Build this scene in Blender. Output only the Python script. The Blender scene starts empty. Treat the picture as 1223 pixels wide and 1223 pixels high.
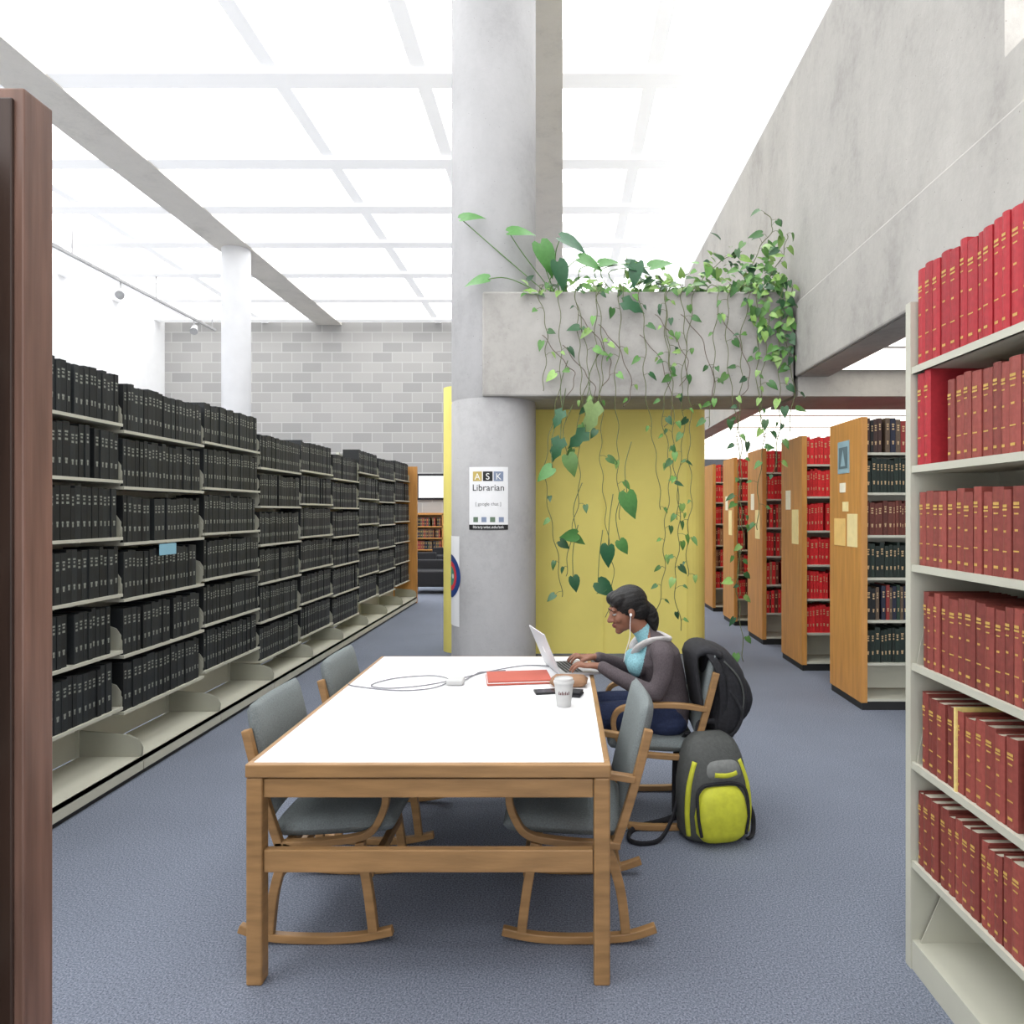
import bpy, math, random
import numpy as np
from mathutils import Vector, Matrix, noise
random.seed(7)
R = random.uniform
scene = bpy.context.scene
scene.view_settings.view_transform = 'Standard'
scene.view_settings.look = 'None'

def s2l(c):
    c = c/255.0
    return c/12.92 if c <= 0.04045 else ((c+0.055)/1.055)**2.4
def rgb(r, g, b): return (s2l(r), s2l(g), s2l(b))

# ------------------------------------------------------------------ materials
def newmat(name):
    m = bpy.data.materials.new(name); m.use_nodes = True
    nt = m.node_tree
    return m, nt, nt.nodes['Principled BSDF']
def mat(name, col, rough=0.6, nscale=8, namt=0.12, bump=0.0, bscale=None, metal=0.0, stretch=(1,1,1), spec=0.4, detail=6, glow=0.0):
    m, nt, b = newmat(name)
    tc = nt.nodes.new('ShaderNodeTexCoord'); mp = nt.nodes.new('ShaderNodeMapping')
    mp.inputs['Scale'].default_value = stretch
    nt.links.new(tc.outputs['Object'], mp.inputs['Vector'])
    n = nt.nodes.new('ShaderNodeTexNoise'); n.inputs['Scale'].default_value = nscale; n.inputs['Detail'].default_value = detail
    nt.links.new(mp.outputs[0], n.inputs['Vector'])
    r = nt.nodes.new('ShaderNodeValToRGB')
    r.color_ramp.elements[0].position = 0.3; r.color_ramp.elements[1].position = 0.7
    r.color_ramp.elements[0].color = tuple(c*(1-namt) for c in col)+(1,)
    r.color_ramp.elements[1].color = tuple(min(1, c*(1+namt)) for c in col)+(1,)
    nt.links.new(n.outputs['Fac'], r.inputs['Fac']); nt.links.new(r.outputs['Color'], b.inputs['Base Color'])
    b.inputs['Roughness'].default_value = rough; b.inputs['Metallic'].default_value = metal
    b.inputs['Specular IOR Level'].default_value = spec
    if glow:
        b.inputs['Emission Color'].default_value = (1, 1, 1, 1); b.inputs['Emission Strength'].default_value = glow
    if bump > 0:
        n2 = nt.nodes.new('ShaderNodeTexNoise'); n2.inputs['Scale'].default_value = bscale or nscale*3; n2.inputs['Detail'].default_value = 5
        nt.links.new(mp.outputs[0], n2.inputs['Vector'])
        bp = nt.nodes.new('ShaderNodeBump'); bp.inputs['Strength'].default_value = bump; bp.inputs['Distance'].default_value = 0.01
        nt.links.new(n2.outputs['Fac'], bp.inputs['Height']); nt.links.new(bp.outputs[0], b.inputs['Normal'])
    return m
def attrmat(name, rough=0.6, namt=0.2, nscale=40, spec=0.4, bump=0.0):
    m, nt, b = newmat(name)
    a = nt.nodes.new('ShaderNodeAttribute'); a.attribute_name = 'Col'
    n = nt.nodes.new('ShaderNodeTexNoise'); n.inputs['Scale'].default_value = nscale
    mr = nt.nodes.new('ShaderNodeMapRange'); mr.inputs[3].default_value = 1-namt; mr.inputs[4].default_value = 1+namt
    tc = nt.nodes.new('ShaderNodeTexCoord'); nt.links.new(tc.outputs['Object'], n.inputs['Vector'])
    nt.links.new(n.outputs['Fac'], mr.inputs[0])
    vm = nt.nodes.new('ShaderNodeVectorMath'); vm.operation = 'SCALE'
    nt.links.new(a.outputs['Color'], vm.inputs[0]); nt.links.new(mr.outputs[0], vm.inputs['Scale'])
    nt.links.new(vm.outputs[0], b.inputs['Base Color'])
    b.inputs['Roughness'].default_value = rough; b.inputs['Specular IOR Level'].default_value = spec
    if bump:
        bp = nt.nodes.new('ShaderNodeBump'); bp.inputs['Strength'].default_value = bump; bp.inputs['Distance'].default_value = 0.005
        nt.links.new(n.outputs['Fac'], bp.inputs['Height']); nt.links.new(bp.outputs[0], b.inputs['Normal'])
    return m
def emit(name, col, s):
    m = bpy.data.materials.new(name); m.use_nodes = True
    nt = m.node_tree; nt.nodes.clear()
    e = nt.nodes.new('ShaderNodeEmission'); o = nt.nodes.new('ShaderNodeOutputMaterial')
    e.inputs[0].default_value = tuple(col)+(1,); e.inputs[1].default_value = s
    nt.links.new(e.outputs[0], o.inputs[0]); return m
def concrete(name, col, lo=0.74, hi=1.16):
    m, nt, b = newmat(name)
    tc = nt.nodes.new('ShaderNodeTexCoord')
    mp = nt.nodes.new('ShaderNodeMapping'); mp.inputs['Scale'].default_value = (1, 1, 0.6)
    nt.links.new(tc.outputs['Object'], mp.inputs['Vector'])
    n1 = nt.nodes.new('ShaderNodeTexNoise'); n1.inputs['Scale'].default_value = 1.5; n1.inputs['Detail'].default_value = 10; n1.inputs['Roughness'].default_value = 0.65
    n2 = nt.nodes.new('ShaderNodeTexNoise'); n2.inputs['Scale'].default_value = 16; n2.inputs['Detail'].default_value = 8; n2.inputs['Roughness'].default_value = 0.7
    v = nt.nodes.new('ShaderNodeTexVoronoi'); v.inputs['Scale'].default_value = 16
    nt.links.new(mp.outputs[0], n1.inputs['Vector'])
    for n in (n2, v): nt.links.new(tc.outputs['Object'], n.inputs['Vector'])
    add = nt.nodes.new('ShaderNodeMath'); add.operation = 'MULTIPLY_ADD'; add.inputs[1].default_value = 0.35
    nt.links.new(n2.outputs['Fac'], add.inputs[0]); nt.links.new(n1.outputs['Fac'], add.inputs[2])
    r = nt.nodes.new('ShaderNodeValToRGB')
    e = r.color_ramp.elements
    e[0].position = 0.46; e[0].color = tuple(c*lo for c in col)+(1,)
    e[1].position = 0.90; e[1].color = tuple(min(1, c*hi) for c in col)+(1,)
    m1 = e.new(0.66); m1.color = tuple(col)+(1,)
    nt.links.new(add.outputs[0], r.inputs['Fac'])
    lt = nt.nodes.new('ShaderNodeMath'); lt.operation = 'LESS_THAN'; lt.inputs[1].default_value = 0.055
    nt.links.new(v.outputs['Distance'], lt.inputs[0])
    mx = nt.nodes.new('ShaderNodeMix'); mx.data_type = 'RGBA'
    mx.inputs[7].default_value = tuple(c*0.55 for c in col)+(1,)
    nt.links.new(lt.outputs[0], mx.inputs[0]); nt.links.new(r.outputs['Color'], mx.inputs[6])
    nt.links.new(mx.outputs[2], b.inputs['Base Color'])
    bp = nt.nodes.new('ShaderNodeBump'); bp.inputs['Strength'].default_value = 0.3; bp.inputs['Distance'].default_value = 0.01
    nt.links.new(n2.outputs['Fac'], bp.inputs['Height']); nt.links.new(bp.outputs[0], b.inputs['Normal'])
    b.inputs['Roughness'].default_value = 0.85; b.inputs['Specular IOR Level'].default_value = 0.2
    return m
def blockwall(name):
    m, nt, b = newmat(name)
    tc = nt.nodes.new('ShaderNodeTexCoord'); sp = nt.nodes.new('ShaderNodeSeparateXYZ'); cb = nt.nodes.new('ShaderNodeCombineXYZ')
    nt.links.new(tc.outputs['Object'], sp.inputs[0]); nt.links.new(sp.outputs['X'], cb.inputs['X']); nt.links.new(sp.outputs['Z'], cb.inputs['Y'])
    br = nt.nodes.new('ShaderNodeTexBrick')
    br.inputs['Scale'].default_value = 1.0; br.inputs['Brick Width'].default_value = 0.62; br.inputs['Row Height'].default_value = 0.31
    br.inputs['Mortar Size'].default_value = 0.014
    br.inputs['Color1'].default_value = rgb(166, 164, 161)+(1,); br.inputs['Color2'].default_value = rgb(148, 147, 145)+(1,)
    br.inputs['Mortar'].default_value = rgb(178, 177, 174)+(1,)
    nt.links.new(cb.outputs[0], br.inputs['Vector']); nt.links.new(br.outputs['Color'], b.inputs['Base Color'])
    b.inputs['Roughness'].default_value = 0.9
    return m
def carpet():
    m, nt, b = newmat('carpet_blue_grey')
    tc = nt.nodes.new('ShaderNodeTexCoord')
    n = nt.nodes.new('ShaderNodeTexNoise'); n.inputs['Scale'].default_value = 150; n.inputs['Detail'].default_value = 5; n.inputs['Roughness'].default_value = 0.7
    n2 = nt.nodes.new('ShaderNodeTexNoise'); n2.inputs['Scale'].default_value = 1.6; n2.inputs['Detail'].default_value = 5
    nt.links.new(tc.outputs['Object'], n.inputs['Vector']); nt.links.new(tc.outputs['Object'], n2.inputs['Vector'])
    r = nt.nodes.new('ShaderNodeValToRGB'); e = r.color_ramp.elements
    e[0].position = 0.36; e[0].color = rgb(74, 80, 92)+(1,); e[1].position = 0.66; e[1].color = rgb(138, 144, 157)+(1,)
    nt.links.new(n.outputs['Fac'], r.inputs['Fac'])
    mr = nt.nodes.new('ShaderNodeMapRange'); mr.inputs[3].default_value = 0.88; mr.inputs[4].default_value = 1.12
    nt.links.new(n2.outputs['Fac'], mr.inputs[0])
    vm = nt.nodes.new('ShaderNodeVectorMath'); vm.operation = 'SCALE'
    nt.links.new(r.outputs['Color'], vm.inputs[0]); nt.links.new(mr.outputs[0], vm.inputs['Scale'])
    nt.links.new(vm.outputs[0], b.inputs['Base Color'])
    bp = nt.nodes.new('ShaderNodeBump'); bp.inputs['Strength'].default_value = 0.25; bp.inputs['Distance'].default_value = 0.004
    nt.links.new(n.outputs['Fac'], bp.inputs['Height']); nt.links.new(bp.outputs[0], b.inputs['Normal'])
    b.inputs['Roughness'].default_value = 0.95; b.inputs['Specular IOR Level'].default_value = 0.1
    return m

M_carpet = carpet()
M_conc = concrete('board_concrete', rgb(168, 165, 160))
M_conc2 = concrete('column_concrete', rgb(172, 171, 171), 0.82, 1.1)
M_conc3 = concrete('beam_concrete', rgb(222, 217, 208), 0.85, 1.06)
M_block = blockwall('concrete_block')
M_white = mat('white_plaster', (0.82, 0.82, 0.82), 0.8, 3, 0.02)
M_beamglow = mat('white_beam_glow', (0.86, 0.86, 0.86), 0.8, 3, 0.02, glow=0.38)  # plain white ceiling beams; emission added so they look flooded with light
M_yellow = mat('yellow_paint', rgb(226, 212, 116), 0.65, 2, 0.05)
M_oak = mat('oak_wood', rgb(146, 112, 72), 0.42, 6, 0.22, 0.08, 30, stretch=(1, 1, 6))
M_oakx = mat('oak_wood_long', rgb(148, 114, 74), 0.42, 6, 0.2, 0.08, 30, stretch=(0.7, 5, 5))
M_oakp = mat('oak_panel', rgb(186, 132, 68), 0.45, 5, 0.16, stretch=(5, 5, 0.5))
M_dwood = mat('walnut_panel', rgb(116, 88, 76), 0.4, 7, 0.3, 0.05, 30, stretch=(6, 6, 0.4))
M_shade = mat('walnut_painted_shade', rgb(52, 36, 28), 0.5, 7, 0.3, 0.05, 30, stretch=(6, 6, 0.4))  # darker walnut, interior shade put into the colour
M_shelf = mat('shelf_cream_steel', rgb(188, 187, 172), 0.45, 5, 0.04)
M_shelf2 = mat('shelf_grey_steel', rgb(160, 160, 146), 0.45, 5, 0.04)
M_kick = mat('black_kick', (0.015, 0.015, 0.015), 0.5, 5, 0.1)
M_lam = mat('white_laminate', (0.80, 0.80, 0.81), 0.3, 3, 0.02)
M_teal = mat('grey_upholstery', rgb(110, 117, 117), 0.9, 200, 0.2, 0.3, 300)
M_book = attrmat('book_cloth', 0.55, 0.25, 60)
M_leaf = attrmat('leaf_green', 0.4, 0.25, 30, 0.5)
M_paper = mat('white_paper', (0.8, 0.8, 0.78), 0.8, 4, 0.02)
M_black = mat('black_fabric', (0.012, 0.012, 0.015), 0.8, 60, 0.4, 0.3, 200)
M_soil = mat('soil', (0.04, 0.025, 0.015), 0.95, 40, 0.5, 0.5)

# ------------------------------------------------------------------ mesh builder
class MB:
    def __init__(s): s.v = []; s.f = []; s.m = []; s.c = []
    def add(s, vs, fs, mi=0, col=(1, 1, 1)):
        b = len(s.v); s.v += [tuple(v) for v in vs]
        for f in fs: s.f.append([b+i for i in f]); s.m.append(mi); s.c.append(col)
    def box(s, x0, x1, y0, y1, z0, z1, mi=0, col=(1, 1, 1)):
        s.add([(x0,y0,z0),(x1,y0,z0),(x1,y1,z0),(x0,y1,z0),(x0,y0,z1),(x1,y0,z1),(x1,y1,z1),(x0,y1,z1)],
              [(0,3,2,1),(4,5,6,7),(0,1,5,4),(1,2,6,5),(2,3,7,6),(3,0,4,7)], mi, col)
    def obox(s, P, u, d, w, dep, h, mi=0, col=(1,1,1), up=Vector((0,0,1))):
        a = [P, P+u*w, P+u*w+d*dep, P+d*dep]; a = a+[p+up*h for p in a]
        s.add(a, [(0,3,2,1),(4,5,6,7),(0,1,5,4),(1,2,6,5),(2,3,7,6),(3,0,4,7)], mi, col)
    def quad(s, a, b, c, d, mi=0, col=(1,1,1)): s.add([a,b,c,d], [(0,1,2,3)], mi, col)
    def tube(s, pts, radii, n=8, mi=0, col=(1,1,1), side=None, power=2.0, closed=False):
        pts = [Vector(p) for p in pts]; k = len(pts)
        if not hasattr(radii, '__len__'): radii = [radii]*k
        ref = Vector(side) if side else None
        rings = []; prev = None
        for i, p in enumerate(pts):
            if closed: t = pts[(i+1) % k]-pts[(i-1) % k]
            else: t = pts[min(i+1, k-1)]-pts[max(i-1, 0)]
            if t.length < 1e-9: t = Vector((0,0,1))
            t.normalize()
            if ref is not None: a = ref-t*ref.dot(t)
            elif prev is None:
                a = Vector((0,0,1)) if abs(t.z) < 0.9 else Vector((1,0,0)); a = a-t*a.dot(t)
            else: a = prev-t*prev.dot(t)
            if a.length < 1e-6: a = t.orthogonal()
            a.normalize(); prev = a; b = t.cross(a)
            r = radii[i]; ra, rb = (r if hasattr(r, '__len__') else (r, r))
            ring = []
            for j in range(n):
                th = 2*math.pi*j/n; c, q = math.cos(th), math.sin(th)
                if power != 2.0:
                    c = math.copysign(abs(c)**(2/power), c); q = math.copysign(abs(q)**(2/power), q)
                ring.append(p+a*(ra*c)+b*(rb*q))
            rings += ring
        fs = []
        for i in range(k if closed else k-1):
            i2 = (i+1) % k
            for j in range(n): fs.append((i*n+j, i*n+(j+1) % n, i2*n+(j+1) % n, i2*n+j))
        if not closed:
            fs.append(tuple(reversed(range(n)))); fs.append(tuple((k-1)*n+j for j in range(n)))
        s.add(rings, fs, mi, col)
    def ell(s, c, r, mi=0, col=(1,1,1), n=16, m=10, M=None):
        c = Vector(c); vs = []
        for i in range(m+1):
            ph = math.pi*i/m
            for j in range(n):
                th = 2*math.pi*j/n
                vs.append(Vector((r[0]*math.sin(ph)*math.cos(th), r[1]*math.sin(ph)*math.sin(th), r[2]*math.cos(ph)))+c)
        if M is not None: vs = [M @ v for v in vs]
        fs = [(i*n+j, (i+1)*n+j, (i+1)*n+(j+1) % n, i*n+(j+1) % n) for i in range(m) for j in range(n)]
        s.add(vs, fs, mi, col)
    def lathe(s, prof, cx, cy, n=24, mi=0, col=(1,1,1)):
        vs = [(cx+r*math.cos(2*math.pi*j/n), cy+r*math.sin(2*math.pi*j/n), z) for r, z in prof for j in range(n)]
        fs = [(i*n+j, i*n+(j+1) % n, (i+1)*n+(j+1) % n, (i+1)*n+j) for i in range(len(prof)-1) for j in range(n)]
        s.add(vs, fs, mi, col)
    def build(s, name, mats, parent=None, smooth=False, bevel=0, segs=2, subsurf=0):
        me = bpy.data.meshes.new(name); me.from_pydata(s.v, [], s.f)
        if not isinstance(mats, (list, tuple)): mats = [mats]
        for m in mats: me.materials.append(m)
        me.polygons.foreach_set('material_index', s.m)
        at = me.attributes.new('Col', 'FLOAT_COLOR', 'CORNER')
        arr = []
        for f, c in zip(s.f, s.c): arr += (list(c)+[1.0])*len(f)
        at.data.foreach_set('color', arr)
        if smooth: me.polygons.foreach_set('use_smooth', [True]*len(me.polygons))
        me.update()
        o = bpy.data.objects.new(name, me); scene.collection.objects.link(o)
        if parent: o.parent = parent
        if bevel:
            b = o.modifiers.new('bevel', 'BEVEL'); b.width = bevel; b.segments = segs; b.limit_method = 'ANGLE'; b.angle_limit = math.radians(50)
        if subsurf:
            b = o.modifiers.new('sub', 'SUBSURF'); b.levels = subsurf; b.render_levels = subsurf
        return o
def empty(name, loc=(0,0,0), rz=0):
    e = bpy.data.objects.new(name, None); scene.collection.objects.link(e)
    e.location = loc; e.rotation_euler = (0, 0, rz); e.empty_display_size = 0.1
    return e
def crom(pts, per=6, closed=False):
    pts = [Vector(p) for p in pts]; out = []; n = len(pts)
    rng = range(n if closed else n-1)
    for i in rng:
        if closed: p0, p1, p2, p3 = pts[(i-1) % n], pts[i], pts[(i+1) % n], pts[(i+2) % n]
        else: p0, p1, p2, p3 = pts[max(i-1,0)], pts[i], pts[i+1], pts[min(i+2,n-1)]
        for k in range(per):
            t = k/per
            out.append(0.5*((2*p1)+(-p0+p2)*t+(2*p0-5*p1+4*p2-p3)*t*t+(-p0+3*p1-3*p2+p3)*t**3))
    if not closed: out.append(pts[-1])
    return out

# ------------------------------------------------------------------ room shell
def simple(name, boxes, m, bevel=0):
    mb = MB()
    for b in boxes: mb.box(*b)
    return mb.build(name, m, bevel=bevel)
W = 22.0; CZ = 7.7
simple('floor', [(-12.6, 7, -2.0, W+0.3, -0.1, 0)], M_carpet)
simple('wall_far', [(-12.6, 7, W, W+0.3, 0, CZ)], M_block)
simple('wall_left', [(-12.6, -12.3, -2, W, 0, CZ)], M_white)
simple('wall_stacks', [(6.7, 7.0, -2, W, 0, 3.0)], M_white)
simple('ceiling', [(-12.6, 7, -2, W+0.3, CZ+0.25, CZ+0.35)], M_white)
M_sky = emit('skylight_glow', (0.98, 0.99, 1.0), 5.2)
simple('window_1', [(-12.3, 2.6, -2, W, CZ+0.18, CZ+0.22)], M_sky)
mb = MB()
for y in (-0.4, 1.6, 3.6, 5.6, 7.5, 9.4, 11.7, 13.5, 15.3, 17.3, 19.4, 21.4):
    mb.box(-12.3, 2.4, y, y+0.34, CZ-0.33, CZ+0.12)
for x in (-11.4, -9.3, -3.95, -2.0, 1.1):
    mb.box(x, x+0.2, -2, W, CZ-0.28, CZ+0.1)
mb.build('trim_1', M_beamglow)
simple('trim_2', [(-7.6, -6.83, -2, W, 7.35, 7.62)], M_conc3)
simple('trim_3', [(-1.05, 0.0, -2, W, 7.35, 7.95)], M_conc3)
wy0, wy1, wz0, wz1 = 2.3, 3.72, 3.95, 5.3
simple('wall_right', [(2.31, 2.6, -2, wy0, 2.9, 5.96), (2.31, 2.6, wy1, 13.5, 2.9, 5.96),
                      (2.31, 2.6, wy0, wy1, 2.9, wz0), (2.31, 2.6, wy0, wy1, wz1, 5.96)], M_conc)
simple('trim_4', [(2.275, 2.31, -2, 6.98, 2.9, 3.62)], M_conc, bevel=0.02)
simple('window_2', [(2.5, 2.53, wy0, wy1, wz0, wz1)], emit('window_daylight', (1, 1, 1), 4.0))
simple('wall_stacks_upper', [(2.6, 2.75, 7.9, W, 2.98, CZ)], M_white)
simple('ceiling_low', [(2.6, 7, -2, W, 2.98, 3.1)], M_white)
simple('trim_5', [(2.31, 7, 6.98, 7.9, 2.71, 2.98)], M_conc)

def column(name, x, y, r, z1, m):
    mb = MB(); n = 48
    prof = [(r, 0), (r, 2.69), (r-0.004, 2.70), (r-0.004, 2.71), (r, 2.72), (r, z1)]
    mb.lathe(prof, x, y, n); return mb.build(name, m, smooth=False)
CX, CY, CR = -0.72, 7.45, 0.438
c = column('concrete_column', CX, CY, CR, 7.36, M_conc2)
c.data.polygons.foreach_set('use_smooth', [True]*len(c.data.polygons))
c2 = column('concrete_column.001', -7.2, 15.7, 0.3, 7.36, mat('painted_column', (0.6, 0.6, 0.61), 0.8, 3, 0.03))
c2.data.polygons.foreach_set('use_smooth', [True]*len(c2.data.polygons))

mb = MB()
def roundrect(x0, x1, y0, y1, r, n=8):
    pts = []
    for cx, cy, a0 in ((x1-r, y0+r, -90), (x1-r, y1-r, 0), (x0+r, y1-r, 90), (x0+r, y0+r, 180)):
        for i in range(n+1):
            a = math.radians(a0+90*i/n); pts.append((cx+r*math.cos(a), cy+r*math.sin(a)))
    return pts
rr = roundrect(-1.36, 1.62, 7.92, 8.7, 0.22)
n = len(rr)
mb.add([(x, y, 0.0) for x, y in rr]+[(x, y, 2.98) for x, y in rr],
       [(i, (i+1) % n, n+(i+1) % n, n+i) for i in range(n)]+[tuple(n+i for i in range(n))])
for sx in (0.45, 1.38):
    mb.box(sx, sx+0.012, 7.905, 7.93, 0, 2.7)
mb.build('wall_yellow', M_yellow)

# planter
mb = MB()
px0, px1, py0, py1, pz0, pz1 = -0.79, 2.27, 6.98, 7.9, 2.71, 3.74
mb.box(px0, px1, py0, py0+0.14, pz0, pz1); mb.box(px0, px1, py1-0.14, py1, pz0, pz1)
mb.box(px0, px0+0.14, py0+0.14, py1-0.14, pz0, pz1); mb.box(px0, px1, py0+0.14, py1-0.14, pz0, pz0+0.2)
mb.box(px0+0.14, px1, py0+0.14, py1-0.14, pz1-0.2, pz1-0.1, 1)
mb.build('concrete_planter', [M_conc, M_soil], bevel=0.02)

# ------------------------------------------------------------------ books
GOLD = rgb(196, 160, 84)
Z = Vector((0,0,1))
def book(mb, P, u, d, w, h, dep, col, detail=False, lab=GOLD):
    g = 0.0012
    P = P+u*g; w = w-2*g
    if detail:
        t = 0.003; r = 0.006
        vs = []; k = 5
        for i in range(k):
            s = i/(k-1); off = r*(1-(2*s-1)**2)
            q = P+u*(w*s)-d*off; vs += [q, q+Z*h]
        mb.add(vs, [(2*i, 2*i+2, 2*i+3, 2*i+1) for i in range(k-1)], 0, col)
        mb.obox(P, u, d, t, dep, h, 0, col); mb.obox(P+u*(w-t), u, d, t, dep, h, 0, col)
        mb.obox(P+u*t+d*0.001, u, d, w-2*t, dep-0.006, h-0.006, 1, (0.62, 0.57, 0.46))
        off = -d*(r+0.0005)
        for z, hh, ww in ((0.80, 0.008, 0.5), (0.765, 0.005, 0.55), (0.70, 0.004, 0.4), (0.52, 0.006, 0.3), (0.3, 0.004, 0.5), (0.10, 0.008, 0.4)):
            a = P+off+u*(w*(0.5-ww/2))+Z*(h*z)
            mb.quad(a, a+u*w*ww, a+u*w*ww+Z*hh, a+Z*hh, 0, lab)
    else:
        mb.obox(P, u, d, w, dep, h, 0, col)
        off = -d*0.001
        for z, hh, ww in ((0.80, 0.010, 0.5), (0.74, 0.010, 0.36), (0.66, 0.012, 0.45), (0.30, 0.012, 0.4), (0.24, 0.016, 0.3)):
            a = P+off+u*(w*(0.5-ww/2))+Z*(h*z)
            mb.quad(a, a+u*w*ww, a+u*w*ww+Z*hh, a+Z*hh, 0, lab)
def row(mb, P, u, d, length, h, dep, colf, wr=(0.032, 0.055), gap=0.05, detail=False, lab=GOLD, hj=0.006, fill=1.0):
    x = 0.0; end = length*fill
    while x < end-wr[0]:
        w = min(R(*wr), end-x)
        if random.random() < gap and x > 0.1: x += R(0.01, 0.05); continue
        book(mb, P+u*x+d*R(0, 0.008), u, d, w, h+R(-hj, hj), dep, colf(), detail, lab)
        x += w

edges = [2.35, 3.32, 4.28, 5.25, 6.22, 7.2, 8.2, 9.25, 10.25, 11.25, 12.3]
XF = -2.64
fr = MB(); bk = MB()
def blackc():
    k = R(0.6, 1.7); return (0.011*k, 0.013*k, 0.014*k)
levels = [0.37, 0.71, 1.05, 1.39, 1.73, 2.07]
for i in range(len(edges)-1):
    y0, y1 = edges[i], edges[i+1]
    off = -0.10 if 6.2 <= y0 < 9.2 else 0.0
    off += (0.0, 0.035, 0.0, 0.03)[i % 4]
    fr.box(XF-0.30, XF-0.26, y0-0.02, y0+0.02, 0, 2.32+off, 0)
    fr.box(XF-0.29, XF-0.28, y0+0.02, y1-0.02, 0.1, 2.3+off, 0)
    for z in levels:
        zz = z+off
        fr.box(XF-0.26, XF, y0+0.006, y1-0.006, zz-0.018, zz, 0)
        for yy in (y0+0.004, y1-0.007):
            pr = [(XF-0.26, zz), (XF-0.03, zz), (XF-0.012, zz+0.03), (XF-0.012, zz+0.09), (XF-0.04, zz+0.13), (XF-0.12, zz+0.16), (XF-0.26, zz+0.17)]
            k = len(pr)
            fr.add([(a, yy, b) for a, b in pr]+[(a, yy+0.003, b) for a, b in pr],
                   [tuple(range(k)), tuple(reversed(range(k, 2*k)))]+[(j, (j+1) % k, k+(j+1) % k, k+j) for j in range(k)], 1)
        hh = R(0.275, 0.292)
        row(bk, Vector((XF-0.012, y0+0.02, zz)), Vector((0,1,0)), Vector((-1,0,0)), y1-y0-0.04, hh, 0.21, blackc,
            gap=0.04, fill=random.choice((1, 1, 1, 0.93, 0.98)), lab=rgb(138, 142, 132), hj=0.01)
    fr.box(XF-0.26, XF+0.12, y0+0.004, y1-0.004, 0.085, 0.105, 0)
    fr.box(XF+0.105, XF+0.12, y0+0.004, y1-0.004, 0.03, 0.105, 0)
    fr.box(XF-0.2, XF+0.105, y0, y1, 0, 0.05, 2)
    for yy in (y0+0.004, y1-0.008):
        pr = [(XF-0.26, 0.105), (XF+0.11, 0.105), (XF+0.115, 0.16), (XF+0.09, 0.21), (XF+0.03, 0.235), (XF-0.26, 0.26)]
        k = len(pr)
        fr.add([(a, yy, b) for a, b in pr]+[(a, yy+0.004, b) for a, b in pr],
               [tuple(range(k)), tuple(reversed(range(k, 2*k)))]+[(j, (j+1) % k, k+(j+1) % k, k+j) for j in range(k)], 1)
fr.box(XF-0.33, XF+0.12, 12.3, 12.36, 0, 2.36, 3)
fr.build('library_bookcase', [M_shelf, M_shelf2, M_kick, M_oakp])
bk.build('black_bound_journals', [M_book])
mb = MB(); mb.box(XF-0.002, XF+0.002, 4.66, 4.86, 1.29, 1.365)
mb.build('blue_shelf_notice', mat('blue_paper', rgb(140, 188, 205), 0.8, 4, 0.03))

mb = MB()
mb.box(-1.62, -0.92, 1.215, 1.285, 0, 2.30, 0)
mb.box(-1.60, -0.935, 1.208, 1.215, 0.02, 2.28, 2)  # thin board added to paint the shade on the panel's inner face
mb.box(-1.62, -0.92, -0.5, -0.43, 0, 2.30, 0)
mb.box(-1.30, -1.28, -0.43, 1.208, 0, 2.2, 0)
for z in (0.1, 0.45, 0.8, 1.15, 1.5, 1.85, 2.2): mb.box(-1.6, -1.0, -0.43, 1.208, z-0.025, z, 1)
mb.build('walnut_bookcase', [M_dwood, M_shelf, M_shade], bevel=0.003)
mb = MB()
for z in (0.1, 0.45, 0.8, 1.15, 1.5, 1.85):
    row(mb, Vector((-1.02, -0.4, z)), Vector((0,1,0)), Vector((-1,0,0)), 1.5, 0.27, 0.22, blackc)
mb.build('dark_bound_volumes', [M_book])

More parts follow.
